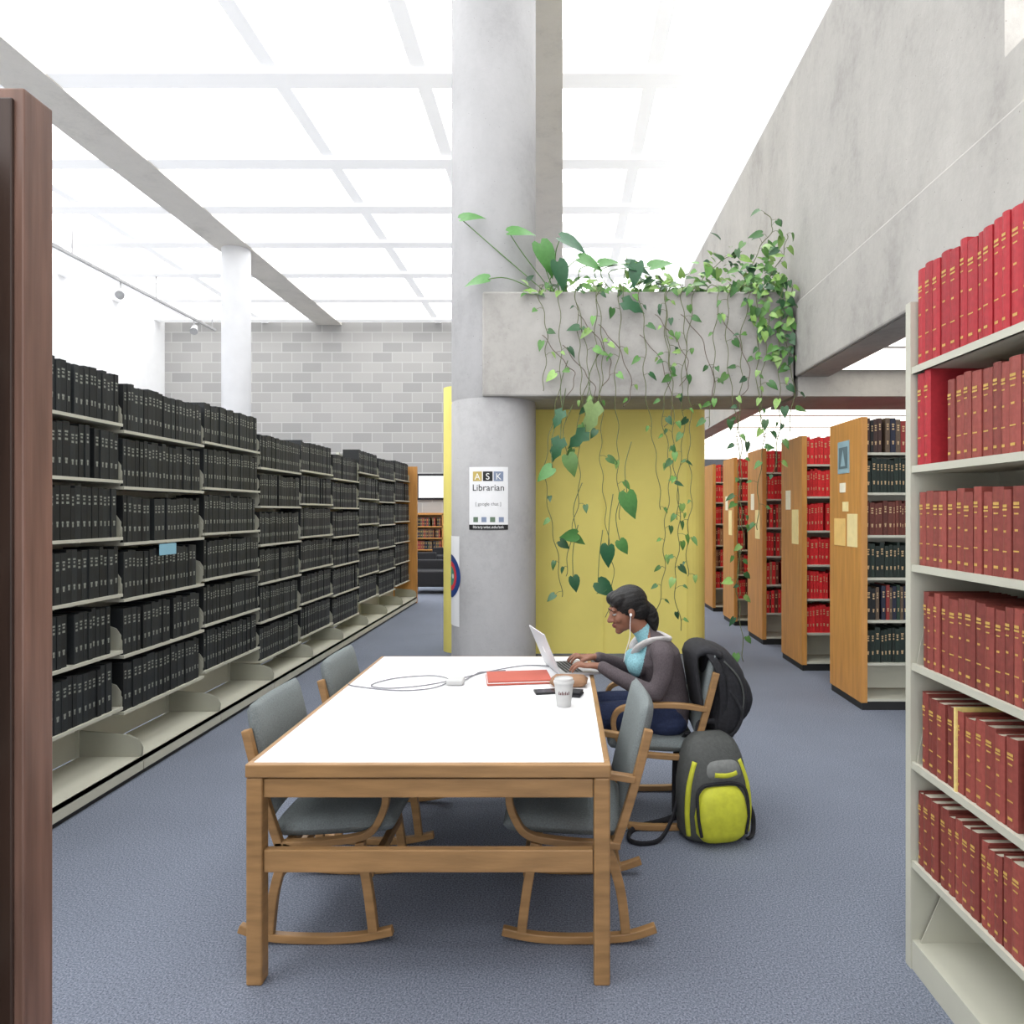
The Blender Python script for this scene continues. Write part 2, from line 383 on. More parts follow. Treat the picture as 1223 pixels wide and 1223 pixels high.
fr = MB(); bk = MB()
XR = 1.205
fr.box(XR-0.005, XR+0.34, 2.455, 2.49, 0, 2.30, 0)
for y in (0.62, 1.535): fr.box(XR+0.26, XR+0.30, y, y+0.035, 0, 2.3, 0)
fr.box(XR+0.30, XR+0.31, 0.62, 2.46, 0.1, 2.28, 0)
def redc():
    k = R(0.85, 1.15); return tuple(c*k for c in rgb(160, 38, 46))
def mar():
    k = R(0.75, 1.25); return tuple(c*k for c in rgb(134, 66, 58))
rows = [(0.37, 0.255, mar), (0.71, 0.25, mar), (1.05, 0.255, mar), (1.39, 0.25, mar), (1.73, 0.27, mar), (2.07, 0.33, redc)]
for (y0, y1) in ((0.63, 1.54), (1.555, 2.455)):
    for z, h, cf in rows:
        fr.box(XR, XR+0.27, y0, y1, z-0.02, z, 0)
        fr.box(XR-0.001, XR+0.012, y0, y1, z-0.02, z+0.004, 0)
        dn = Vector((0,-1,0)); dd = Vector((1,0,0)); st = y1-0.01
        if z < 1.2: st -= 0.03 if z != 0.37 else 0.0
        if abs(z-1.73) < 0.01 and y1 > 2:
            row(bk, Vector((XR+0.012, st, z)), dn, dd, 0.13, 0.32, 0.23, redc, (0.042, 0.05), 0, True)
            row(bk, Vector((XR+0.03, st-0.16, z)), dn, dd, y1-y0-0.19, h, 0.22, mar, (0.035, 0.055), 0.02, True)
        else:
            row(bk, Vector((XR+0.014, st, z)), dn, dd, y1-y0-0.03-(y1-0.01-st), h, 0.22, cf, (0.034, 0.056), 0.03, True, hj=0.01)
        if z < 1.2 and y1 > 2:
            fr.add([(XR+0.01, y1-0.012, z), (XR+0.25, y1-0.012, z), (XR+0.25, y1-0.012, z+0.2), (XR+0.04, y1-0.012, z+0.15),
                    (XR+0.01, y1-0.009, z), (XR+0.25, y1-0.009, z), (XR+0.25, y1-0.009, z+0.2), (XR+0.04, y1-0.009, z+0.15)],
                   [(0,1,2,3), (7,6,5,4), (0,3,7,4), (3,2,6,7)], 0)
    fr.box(XR-0.0, XR+0.30, y0, y1, 0.08, 0.10, 0); fr.box(XR, XR+0.012, y0, y1, 0, 0.08, 0)
    fr.add([(XR+0.02, y1-0.02, 0.10), (XR+0.28, y1-0.02, 0.10), (XR+0.28, y1-0.02, 0.30), (XR+0.10, y1-0.02, 0.28),
            (XR+0.02, y1-0.016, 0.10), (XR+0.28, y1-0.016, 0.10), (XR+0.28, y1-0.016, 0.30), (XR+0.10, y1-0.016, 0.28)],
           [(0,1,2,3), (7,6,5,4), (0,3,7,4), (3,2,6,7)], 0)
bk.obox(Vector((XR+0.004, 2.20, 0.712)), Vector((0,-1,0)), Vector((1,0,0)), 0.010, 0.2, 0.26, 0, rgb(228, 206, 130))
fr.build('library_bookcase.001', [M_shelf])
bk.build('red_bound_volumes', [M_book, M_book])

def randc():
    return random.choice([rgb(110, 60, 45), rgb(40, 60, 48), rgb(60, 40, 36), rgb(30, 34, 52), rgb(130, 44, 40), rgb(90, 74, 60), rgb(20, 22, 24)])
def greenc():
    k = R(0.6, 1.1); return tuple(c*k for c in rgb(28, 42, 35))
def brownc():
    k = R(0.7, 1.2); return tuple(c*k for c in rgb(98, 48, 38))
def bred():
    k = R(0.85, 1.2); return tuple(c*k for c in rgb(200, 40, 44))
def redmix(): return random.choice([bred(), bred(), bred(), bred(), bred(), brownc(), brownc(), rgb(150, 110, 80)])
for k in range(8):
    yn = 5.65+1.4*k
    x0 = 2.37
    fr = MB(); bk = MB()
    fr.box(x0, x0+0.05, yn, yn+0.66, 0.06, 2.33, 1); fr.box(x0+0.01, x0+0.05, yn+0.01, yn+0.65, 0, 0.06, 2)
    for bx in (0, 1):
        a, b = x0+0.05+bx*0.93, x0+0.05+(bx+1)*0.93
        fr.box(b-0.02, b, yn+0.3, yn+0.36, 0, 2.3, 0)
        fr.box(a, b, yn+0.32, yn+0.34, 0.1, 2.3, 0)
        fr.box(a, b, yn, yn+0.66, 0.07, 0.09, 0); fr.box(a, b, yn+0.01, yn+0.65, 0, 0.07, 2)
        for j, z in enumerate([0.37, 0.71, 1.05, 1.39, 1.73, 2.05]):
            fr.box(a, b, yn+0.03, yn+0.30, z-0.02, z, 0); fr.box(a, b, yn+0.36, yn+0.63, z-0.02, z, 0)
            if k == 0: cf = [greenc, randc, greenc, brownc, greenc, randc][j]
            elif k == 1: cf = bred
            else: cf = redmix
            row(bk, Vector((a+0.01, yn+0.05, z)), Vector((1,0,0)), Vector((0,1,0)), 0.9, 0.265, 0.22, cf, (0.02, 0.045), 0.06,
                hj=0.015, fill=(0.85 if k == 0 and j == 0 else 1), lab=rgb(190, 160, 120))
            if k < 4:
                row(bk, Vector((b-0.02, yn+0.61, z)), Vector((-1,0,0)), Vector((0,-1,0)), 0.88, 0.265, 0.2, cf, (0.025, 0.045), 0.06)
    fr.build('library_bookcase', [M_shelf, M_oakp, M_kick])
    bk.build('mixed_bound_volumes', [M_book])
M_ceilglow = emit('ceiling_glow', (1.0, 0.96, 0.87), 2.3)  # added glow that makes the low ceiling read bright, no real fixture
for k in range(10):
    yy = 5.65+1.4*k-0.38
    hw_ = 0.62
    if k == 1: yy, hw_ = 6.44, 0.44
    if k == 2: yy, hw_ = 8.40, 0.42
    if k == 0: yy, hw_ = 5.3, 0.6
    mb = MB()
    mb.box(2.66, 5.6, yy-hw_-0.02, yy+hw_+0.02, 2.955, 2.98, 0)
    mb.box(2.68, 5.58, yy-hw_, yy+hw_, 2.95, 2.955, 1)
    mb.build('ceiling_glow_panel', [M_white, M_ceilglow])

def notice(name, x, y0, y1, z0, z1, col):
    mb = MB(); mb.box(x-0.004, x, y0, y1, z0, z1); return mb.build(name, mat(name, col, 0.8, 12, 0.06))
CREAM = rgb(232, 214, 156)
mb = MB()
mb.box(2.365, 2.37, 5.88, 6.12, 1.90, 2.17, 0); mb.box(2.362, 2.365, 5.91, 6.09, 1.94, 2.12, 1)
mb.add([(2.361, 6.0, 2.1), (2.361, 5.95, 1.96), (2.361, 6.05, 1.96)], [(0,1,2)], 0)
mb.build('stack_poster', [mat('poster_sky', rgb(140, 168, 176), 0.7), mat('poster_grey', rgb(90, 110, 116), 0.7)])
notice('range_label', 2.37, 5.96, 6.08, 1.74, 1.82, rgb(230, 225, 205))
notice('range_label.001', 2.37, 5.9, 6.02, 1.58, 1.66, CREAM)
notice('range_notice', 2.37, 5.72, 5.92, 1.29, 1.56, CREAM)
notice('range_notice.001', 2.37, 5.96, 6.2, 1.29, 1.52, rgb(228, 190, 116))
for k in (1, 2, 3):
    yn = 5.65+1.4*k
    notice('range_notice', 2.37, yn+0.1, yn+0.3, 1.25, 1.6, CREAM)
    notice('range_label', 2.37, yn+0.35, yn+0.5, 1.6, 1.8, rgb(230, 225, 205))

mb = MB(); bk = MB()
for x0 in (-4.6, -3.6):
    mb.box(x0, x0+0.03, 21.4, 21.95, 0, 1.55); mb.box(x0+0.97, x0+1.0, 21.4, 21.95, 0, 1.55)
    mb.box(x0, x0+1.0, 21.92, 21.95, 0, 1.55)
    for z in (0.08, 0.45, 0.8, 1.15, 1.52):
        mb.box(x0, x0+1, 21.4, 21.95, z-0.03, z)
        if z < 1.5: row(bk, Vector((x0+0.04, 21.45, z)), Vector((1,0,0)), Vector((0,1,0)), 0.9, 0.25, 0.2, randc, gap=0.1)
mb.build('oak_bookcase', M_oakp); bk.build('shelved_books', [M_book])
mb = MB(); mb.box(-4.5, -3.6, 21.93, 21.98, 1.95, 2.75, 0); mb.box(-4.44, -3.66, 21.92, 21.93, 2.01, 2.69, 1)
mb.build('framed_picture', [M_black, M_white])
for i, (x, y) in enumerate([(-2.1, 13.6), (-3.6, 16.2), (-2.6, 18.5)]):
    mb = MB()
    mb.box(x-0.9, x+0.6, y, y+0.75, 0.14, 0.44, 0); mb.box(x-0.9, x+0.6, y+0.6, y+0.78, 0.40, 0.62, 0)
    for a in (x-0.85, x+0.52):
        for b in (y+0.05, y+0.65): mb.box(a, a+0.05, b, b+0.05, 0, 0.14, 1)
    mb.build('lounge_bench', [M_black, M_kick], bevel=0.04)
mb = MB(); mb.box(-10.03, -9.97, 11, 20.5, 6.78, 6.84)
for y in (11.5, 14.5, 17.5, 20.3): mb.box(-10.01, -9.99, y, y+0.02, 6.84, 7.87)
for y in (13.2, 16.1, 19.3):
    mb.tube([(-10, y, 6.78), (-10, y, 6.6)], 0.02, 8)
    mb.tube([(-10.02, y+0.1, 6.62), (-9.9, y-0.2, 6.42)], [0.07, 0.1], 12)
mb.build('track_light_rail', mat('grey_metal', (0.35, 0.35, 0.35), 0.4))

# ------------------------------------------------------------------ table
tx0, tx1, ty0, ty1, tz = -1.055, 0.16, 2.36, 4.14, 0.737
T = empty('library_table')
mb = MB()
mb.box(tx0, tx1, ty0, ty0+0.045, tz-0.045, tz); mb.box(tx0, tx1, ty1-0.045, ty1, tz-0.045, tz)
mb.box(tx0, tx0+0.045, ty0+0.045, ty1-0.045, tz-0.045, tz, 1); mb.box(tx1-0.045, tx1, ty0+0.045, ty1-0.045, tz-0.045, tz, 1)
mb.build('edge_banding', [M_oakx, M_oak], T, bevel=0.005)
mb = MB(); mb.box(tx0+0.022, tx1-0.022, ty0+0.022, ty1-0.022, tz-0.04, tz+0.001); mb.build('laminate_top', M_lam, T)
mb = MB(); L = 0.058
for x in (tx0, tx1-L):
    for y in (ty0+0.003, ty1-L-0.003): mb.box(x+0.002, x+L-0.002, y, y+L, 0, tz-0.046)
mb.build('legs', M_oak, T, bevel=0.006)
mb = MB()
for y in (ty0+0.012, ty1-0.045):
    mb.box(tx0+L, tx1-L, y, y+0.03, tz-0.115, tz-0.052); mb.box(tx0+L, tx1-L, y, y+0.032, 0.372, 0.448)
mb.build('cross_rails', M_oakx, T, bevel=0.004)
mb = MB()
for x in (tx0+0.012, tx1-0.042): mb.box(x, x+0.03, ty0+L+0.005, ty1-L-0.005, tz-0.09, tz-0.046)
mb.build('side_rails', M_oak, T, bevel=0.003)

# ------------------------------------------------------------------ rocking armchair
def ribbon(mb, path, y, wy, t, mi=0):
    k = len(path); vs = []
    for i, p in enumerate(path):
        q = path[min(i+1, k-1)]-path[max(i-1, 0)]; q = Vector((q.x, q.z)).normalized()
        nx, nz = -q.y*t/2, q.x*t/2
        vs += [(p.x+nx, y, p.z+nz), (p.x+nx, y+wy, p.z+nz), (p.x-nx, y+wy, p.z-nz), (p.x-nx, y, p.z-nz)]
    fs = [(0,1,2,3), tuple(4*(k-1)+j for j in (3,2,1,0))]
    for i in range(k-1):
        for j in range(4): fs.append((4*i+j, 4*i+4+j, 4*i+4+(j+1) % 4, 4*i+(j+1) % 4))
    mb.add(vs, fs, mi)
def pad(mb, path, w, t, bow=0.0, nn=14):
    k = len(path); top = []; bot = []
    for i, p in enumerate(path):
        s = 2*i/(k-1)-1
        q = (path[min(i+1, k-1)]-path[max(i-1, 0)]); q = Vector((q.x, 0, q.z)).normalized(); nv = Vector((-q.z, 0, q.x))
        for j in range(nn):
            r = 2*j/(nn-1)-1
            rr_ = math.copysign(1-(1-abs(r))**1.5, r)
            wid = w/2*(1-0.05*abs(s)**6)
            e = max(0.0, (1-abs(rr_)**8)*(1-abs(s)**8))**0.5
            c = p+Vector((0, rr_*wid, 0))+nv*(bow*(1-rr_*rr_))
            top.append(c+nv*(t/2*e+0.001)); bot.append(c-nv*(t/2*e+0.001))
    N = k*nn; fs = []
    for i in range(k-1):
        for j in range(nn-1):
            a = i*nn+j; fs.append((a, a+1, a+nn+1, a+nn)); fs.append((N+a, N+a+nn, N+a+nn+1, N+a+1))
    for i in range(k-1):
        a = i*nn; fs.append((a, a+nn, N+a+nn, N+a)); a = i*nn+nn-1; fs.append((a, N+a, N+a+nn, a+nn))
    for j in range(nn-1):
        fs.append((j, N+j, N+j+1, j+1)); a = (k-1)*nn+j; fs.append((a, a+1, N+a+1, N+a))
    mb.add(top+bot, fs)
def chair(x, y, face, arms=True):
    C = empty('rocking_armchair', (x, y, 0), 0 if face > 0 else math.pi)
    V = lambda a, b: Vector((a, 0, b))
    mb = MB()
    for ys in (-0.265, 0.235):
        ribbon(mb, crom([V(-0.31, 0.058), V(-0.2, 0.026), V(-0.02, 0.017), V(0.13, 0.024), V(0.25, 0.048)], 6), ys, 0.03, 0.03)
        ribbon(mb, crom([V(-0.20, 0.04), V(-0.18, 0.2), V(-0.13, 0.37)], 5), ys, 0.03, 0.035)
        ribbon(mb, crom([V(0.18, 0.042), V(0.16, 0.2), V(0.13, 0.37)], 5), ys, 0.03, 0.035)
        ribbon(mb, crom([V(-0.235, 0.60), V(-0.1, 0.618), V(0.08, 0.618), V(0.19, 0.60), V(0.225, 0.54), V(0.205, 0.46), V(0.15, 0.395), V(0.0, 0.37), V(-0.18, 0.36)], 6), ys, 0.034, 0.026)
        ribbon(mb, crom([V(-0.16, 0.35), V(-0.21, 0.5), V(-0.255, 0.66), V(-0.285, 0.78)], 5), ys, 0.028, 0.032)
    for xx, zz in ((-0.17, 0.25), (0.16, 0.25), (-0.14, 0.35), (0.12, 0.36)):
        mb.box(xx-0.015, xx+0.015, -0.235, 0.235, zz-0.018, zz+0.018)
    mb.build('bentwood_frame', M_oak, C, bevel=0.004)
    mb = MB(); pad(mb, crom([V(-0.21, 0.40), V(-0.05, 0.405), V(0.12, 0.415), V(0.25, 0.42)], 5), 0.46, 0.075)
    mb.build('seat_cushion', M_teal, C, smooth=True)
    mb = MB(); pad(mb, crom([V(-0.19, 0.46), V(-0.225, 0.6), V(-0.255, 0.73), V(-0.285, 0.86)], 5), 0.47, 0.055, 0.02)
    mb.build('back_cushion', M_teal, C, smooth=True)
    return C
chair(-0.87, 2.85, 1); chair(-0.86, 3.62, 1); chair(0.03, 2.85, -1); PC = chair(0.475, 3.77, -1)

# ------------------------------------------------------------------ items on table
tt = tz+0.002
Lp = empty('laptop', (-0.05, 3.76, tt), math.radians(16))
M_alu = mat('aluminium', (0.45, 0.45, 0.46), 0.35, 5, 0.02, metal=0.2)
mb = MB(); mb.box(0, 0.215, -0.16, 0.16, 0.0, 0.014); mb.build('base', M_alu, Lp, bevel=0.003)
mb = MB()
for r_ in range(5):
    for c_ in range(13):
        mb.box(0.03+r_*0.019, 0.045+r_*0.019, -0.135+c_*0.021, -0.118+c_*0.021, 0.014, 0.0155)
mb.box(0.14, 0.205, -0.045, 0.045, 0.014, 0.0146, 1)
mb.build('keyboard', [M_kick, mat('trackpad', (0.4, 0.4, 0.42), 0.3)], Lp)
mb = MB(); sd = Vector((-0.42, 0, 1)).normalized(); sn = Vector((1, 0, 0.42)).normalized()
P0 = Vector((0.0, -0.16, 0.012))
mb.obox(P0-sn*0.007, Vector((0,1,0)), sn, 0.32, 0.006, 0.225, 0, up=sd)
mb.obox(P0-sn*0.001+sd*0.012+Vector((0,0.01,0)), Vector((0,1,0)), sn, 0.30, 0.001, 0.20, 1, up=sd)
mb.obox(P0-sn*0.0075+sd*0.095+Vector((0,0.145,0)), Vector((0,1,0)), sn, 0.03, 0.001, 0.034, 2, up=sd)
mb.build('screen', [mat('aluminium_lid', (0.5, 0.5, 0.51), 0.35, 5, 0.02), emit('display', (0.6, 0.7, 0.8), 0.6), M_white], Lp, bevel=0.002)
F = empty('red_folder', (-0.22, 3.55, tt), math.radians(8))
mb = MB(); mb.box(-0.16, 0.15, -0.11, 0.11, 0, 0.008); mb.box(-0.155, 0.155, -0.105, 0.115, 0.012, 0.02)
mb.box(-0.157, 0.148, -0.107, 0.107, 0.008, 0.012, 1)
mb.build('cover', [mat('red_cover', rgb(170, 82, 66), 0.6, 5, 0.05), M_paper], F, bevel=0.002)
F = empty('tan_pouch', (0.03, 3.44, tt), math.radians(-5))
mb = MB(); pad(mb, [Vector((-0.09+0.18*i/8, 0, 0.022)) for i in range(9)], 0.12, 0.042)
mb.build('pouch_body', mat('tan_leather', rgb(138, 104, 76), 0.6, 10, 0.1), F, smooth=True)
F = empty('mobile_phone', (-0.06, 3.30, tt), math.radians(12))
mb = MB(); mb.box(-0.07, 0.07, -0.035, 0.035, 0, 0.009); mb.box(-0.06, 0.06, -0.03, 0.03, 0.009, 0.0095, 1)
mb.build('phone_body', [M_kick, mat('phone_glass', (0.02, 0.02, 0.03), 0.1)], F, bevel=0.003)
F = empty('black_wallet', (0.04, 3.25, tt), math.radians(-15))
mb = MB(); mb.box(-0.05, 0.05, -0.04, 0.04, 0, 0.012); mb.box(-0.05, 0.048, -0.038, 0.038, 0.014, 0.022)
mb.build('wallet_body', M_black, F, bevel=0.004)
F = empty('paper_coffee_cup', (0.005, 3.07, tt))
M_cup = mat('cup_paper', (0.46, 0.46, 0.45), 0.6, 4, 0.02)
mb = MB()
mb.lathe([(0.0, 0.0), (0.030, 0.0), (0.031, 0.004), (0.0415, 0.100), (0.043, 0.102), (0.043, 0.105), (0.0, 0.105)], 0, 0, 32)
mb.build('cup', M_cup, F, smooth=False)
mb = MB(); mb.lathe([(0.0445, 0.099), (0.0455, 0.103), (0.0445, 0.109), (0.041, 0.111), (0.0395, 0.120), (0.037, 0.122), (0.035, 0.117), (0.0, 0.117)], 0, 0, 32)
mb.build('lid', M_cup, F, smooth=False)
mb = MB()
for i in range(7):
    a = math.radians(-125+i*11); z = 0.055; r = 0.0368
    mb.obox(Vector((r*math.cos(a), r*math.sin(a), z)), Vector((-math.sin(a), math.cos(a), 0)), Vector((math.cos(a), math.sin(a), 0)), 0.004, 0.0012, 0.010 if i % 2 else 0.016)
mb.build('printed_mark', mat('print_brown', (0.1, 0.03, 0.03), 0.6), F)
M_cable = mat('grey_cable', (0.2, 0.2, 0.22), 0.5)
mb = MB(); zc = tt+0.004
mb.tube(crom([(-0.07, 3.84, zc), (-0.2, 3.86, zc), (-0.38, 3.72, zc), (-0.52, 3.55, zc), (-0.66, 3.42, zc), (-0.82, 3.36, zc), (-0.92, 3.42, zc), (-0.84, 3.56, zc), (-0.66, 3.62, zc), (-0.56, 3.52, zc), (-0.62, 3.36, zc), (-0.78, 3.32, zc), (-0.99, 3.40, zc), (-1.04, 3.45, zc)], 8), 0.003, 6)
mb.tube(crom([(-0.5, 3.46, zc), (-0.45, 3.64, zc), (-0.42, 3.7, zc), (-0.3, 3.74, zc)], 8), 0.003, 6)
mb.build('charger_cable', M_cable, smooth=True)
mb = MB(); mb.box(-0.56, -0.48, 3.42, 3.50, tt, tt+0.026); mb.build('laptop_charger', M_cup, bevel=0.008, segs=3)

# ------------------------------------------------------------------ posters on column
def cyl(phi, z, r): return Vector((CX-r*math.sin(phi), CY-r*math.cos(phi), z))
def cylpatch(mb, p0, p1, z0, z1, r, mi=0, n=12):
    vs = []
    for i in range(n+1):
        p = p0+(p1-p0)*i/n; vs += [cyl(p, z0, r), cyl(p, z1, r)]
    mb.add(vs, [(2*i, 2*i+2, 2*i+3, 2*i+1) for i in range(n)], mi)
def cyltext(body, phi_c, z, size, name, m, parent, r=CR+0.006):
    cu = bpy.data.curves.new(name, 'FONT'); cu.body = body; cu.size = size; cu.align_x = 'CENTER'
    o = bpy.data.objects.new(name, cu); scene.collection.objects.link(o)
    bpy.context.view_layer.update()
    dg = bpy.context.evaluated_depsgraph_get()
    me = bpy.data.meshes.new_from_object(o.evaluated_get(dg))
    bpy.data.objects.remove(o)
    for v in me.vertices:
        v.co = cyl(phi_c-v.co.x/r, z+v.co.y, r)
    me.materials.clear(); me.materials.append(m)
    o = bpy.data.objects.new(name, me); scene.collection.objects.link(o); o.parent = parent
Pn = empty('ask_librarian_poster')
pc = math.asin(0.015/CR)
hw = 0.198/CR
mb = MB(); cylpatch(mb, pc+hw, pc-hw, 1.40, 2.02, CR+0.004, 0); cylpatch(mb, pc+hw, pc-hw, 1.40, 1.45, CR+0.005, 1)
for i, mi in ((0, 2), (1, 1), (2, 3)):
    a = pc+(0.155-i*0.105)/CR
    cylpatch(mb, a, a-0.095/CR, 1.88, 1.975, CR+0.005, mi, 4)
for i in range(4):
    a = pc+(0.15-i*0.085)/CR
    cylpatch(mb, a, a-0.05/CR, 1.475, 1.525, CR+0.005, 3 if i % 2 else 4, 3)
M_ink = mat('black_ink', (0.01, 0.01, 0.01), 0.6)
M_sheet = mat('poster_paper', (0.78, 0.78, 0.78), 0.8, 4, 0.02)
mb.build('sheet', [M_sheet, M_ink, mat('ink_yellow', rgb(190, 168, 95), 0.7), mat('ink_grey', rgb(130, 142, 165), 0.7), mat('ink_teal', rgb(100, 120, 100), 0.7)], Pn)
cyltext('A', pc+0.107/CR, 1.895, 0.09, 'letter_a', M_paper, Pn); cyltext('S', pc+0.003/CR, 1.895, 0.09, 'letter_s', M_paper, Pn)
cyltext('K', pc-0.102/CR, 1.895, 0.09, 'letter_k', M_paper, Pn)
cyltext('Librarian', pc, 1.785, 0.092, 'text_librarian', M_ink, Pn)
cyltext('[ google chat ]', pc, 1.64, 0.045, 'text_small', mat('ink_mid', (0.2, 0.2, 0.2)), Pn)
cyltext('library.wisc.edu/ask', pc, 1.414, 0.04, 'text_url', M_paper, Pn)
Pn = empty('round_emblem_poster')
mb = MB(); cylpatch(mb, 1.95, 0.80, 0.42, 1.33, CR+0.004, 0, 16)
def cyldisc(mb, pc_, zc_, r0, r1, rad, mi, n=32):
    vs = []
    for i in range(n):
        a = 2*math.pi*i/n
        for q in (r0, r1): vs.append(cyl(pc_+q*math.cos(a)/rad, zc_+q*math.sin(a), rad))
    mb.add(vs, [(2*i, 2*i+1, 2*((i+1) % n)+1, 2*((i+1) % n)) for i in range(n)], mi)
cyldisc(mb, 1.25, 0.92, 0.15, 0.22, CR+0.006, 1); cyldisc(mb, 1.25, 0.92, 0.10, 0.15, CR+0.006, 2); cyldisc(mb, 1.25, 0.92, 0.0, 0.10, CR+0.006, 3)
mb.build('sheet', [M_sheet, mat('ink_navy', rgb(30, 60, 120)), mat('ink_red', rgb(200, 50, 60)), mat('ink_green', rgb(60, 130, 110))], Pn)

# ------------------------------------------------------------------ plants
def leaf(mb, pos, d, nrm, L, col, wid=1.0, notch=False):
    d = Vector(d).normalized(); nrm = Vector(nrm); nrm = (nrm-d*nrm.dot(d))
    if nrm.length < 1e-4: nrm = d.orthogonal()
    nrm.normalize(); b = nrm.cross(d)
    out = [(-0.12, 0.16), (-0.06, 0.34), (0.14, 0.43), (0.36, 0.41), (0.6, 0.29), (0.82, 0.13)]
    rib = [0.02, 0.08, 0.2, 0.4, 0.62, 0.84]
    pos = Vector(pos)
    def pt(a, w, h): return pos+d*(a*L)+b*(w*L*wid)+nrm*(h*L-0.25*a*a*L)
    ribv = [pt(a, 0, -0.0) for a in rib]+[pt(1.0, 0, -0.02)]
    vs = list(ribv)
    for sgn in (1, -1):
        base = len(vs)
        for i, (a, w) in enumerate(out):
            if notch and i % 2 == 1: w *= 0.6
            vs.append(pt(a, sgn*w, 0.07*w*2))
        fs = []
        for i in range(5):
            q = (i, base+i, base+i+1, i+1); fs.append(q if sgn > 0 else q[::-1])
        q = (5, base+5, 6); fs.append(q if sgn > 0 else q[::-1])
        if sgn > 0: f1 = fs
        else: f2 = fs
    mb.add(vs, f1+f2, 0, col)
def gcol(light=0.5):
    k = R(0.75, 1.3); base = random.choice([rgb(52, 94, 44), rgb(74, 118, 54), rgb(40, 80, 46), rgb(92, 136, 66)])
    if random.random() < light*0.4: base = rgb(126, 160, 84)
    return tuple(c*k for c in base)
def vine(mb, pts, step, size, stemcol=None, skip=0.0):
    P = crom(pts, 10)
    P = [p+Vector((0.012*math.sin(i*0.8), R(-0.008, 0.004), 0)) for i, p in enumerate(P)]
    sc = stemcol or rgb(92, 100, 58)
    mb.tube(P, 0.004, 5, 0, sc)
    acc = 0; side = 1
    for i in range(1, len(P)):
        acc += (P[i]-P[i-1]).length
        if acc > step*R(0.6, 1.6):
            acc = 0; side = -side if random.random() < 0.75 else side
            if random.random() < skip: continue
            q = P[i]+Vector((side*R(0.02, 0.08), R(-0.05, -0.01), R(-0.03, 0.04)))
            mb.tube([P[i], (P[i]+q)/2+Vector((0, 0, 0.01)), q], 0.0022, 4, 0, sc)
            leaf(mb, q, (side*R(-0.1, 1.0), R(-0.4, 0.1), R(-1, -0.1)), (R(-0.8, 0.8), -1, R(-0.1, 0.9)), size*R(0.55, 1.35), gcol(), R(0.6, 0.9))
F = 6.93
mb = MB()
specs = [
    (-0.20, 2.75, .14, .08, .4), (-0.10, 0.75, .24, .10, .4), (0.06, 2.6, .14, .08, .4), (0.16, 0.95, .26, .10, .4), (0.30, 2.5, .18, .07, .4),
    (0.42, 0.55, .28, .10, .4), (0.56, 1.5, .2, .08, .35), (0.74, 1.6, .26, .08, .4), (0.98, 0.60, .12, .08, .15),
    (1.08, 0.42, .12, .08, .15), (1.17, 0.95, .14, .075, .15), (1.30, 1.5, .12, .075, .2), (1.45, 2.4, .14, .08, .2), (1.64, 0.75, .15, .085, .15),
    (1.76, 0.12, .15, .085, .25), (1.90, 1.4, .16, .08, .2), (2.02, 2.3, .12, .09, .1), (2.12, 1.95, .11, .085, .1), (2.2, 2.35, .09, .085, .1)]
for x, zb, st, sz, sk in specs:
    nseg = max(4, int((3.8-zb)/0.35)); pts = [(x+R(-.05, .05), 7.12, 3.72), (x, 6.97, 3.80)]
    xx = x
    for i in range(nseg):
        z = 3.7-(3.7-zb)*i/(nseg-1); xx += R(-0.09, 0.09); xx = xx*0.85+x*0.15
        pts.append((xx, F+R(-0.02, 0.0), z))
    vine(mb, pts, st, sz, None, sk)
for (x, z0, z1) in ((0.2, 3.2, 2.75), (0.55, 3.4, 2.8), (0.95, 3.3, 2.6), (1.35, 3.5, 2.8), (1.7, 3.5, 2.9), (0.35, 3.5, 3.0), (0.0, 3.3, 2.9), (1.1, 3.5, 3.0)):
    vine(mb, [(x-.2, F, z0), (x, F-.01, z0-0.25), (x+.12, F-.01, z1), (x+0.05, F, z1-0.2)], 0.17, 0.07, rgb(98, 84, 70), 0.5)
for i in range(430):
    x = R(-0.35, 2.2); k = 0.10+0.20*max(0, (x-1.0))+0.05*math.sin(x*9)
    z = 3.70+abs(random.gauss(0, 1))*k; y = R(6.93, 7.5)
    leaf(mb, (x, y, min(z, 4.25)), (R(-1, 1), R(-0.9, 0.2), R(-0.5, 0.8)), (R(-0.5, 0.5), -0.8, R(0.2, 1)), R(0.06, 0.12), gcol(1), 0.8)
for i in range(80):
    x = min(2.22, random.gauss(2.05, 0.16)); z = R(3.05, 3.9)
    leaf(mb, (x, 6.93+R(-0.03, 0), z), (R(-0.8, 0.8), R(-0.4, 0), R(-1, 0)), (R(-0.5, 0.5), -1, R(0, 0.6)), R(0.06, 0.11), gcol(), 0.8)
for pts in ([(1.8, 7.1, 3.75), (1.9, 7.0, 4.1), (2.05, 6.95, 4.35), (1.98, 6.95, 4.5)], [(1.3, 7.1, 3.75), (1.5, 7.0, 4.0), (1.75, 6.95, 4.12)], [(2.0, 7.1, 3.8), (2.16, 7.0, 4.1), (2.2, 6.97, 4.3)]):
    vine(mb, pts, 0.07, 0.10)
mb.build('trailing_pothos_plant', M_leaf, smooth=True)
mb = MB()
G1 = rgb(76, 128, 62); G2 = rgb(42, 90, 56)
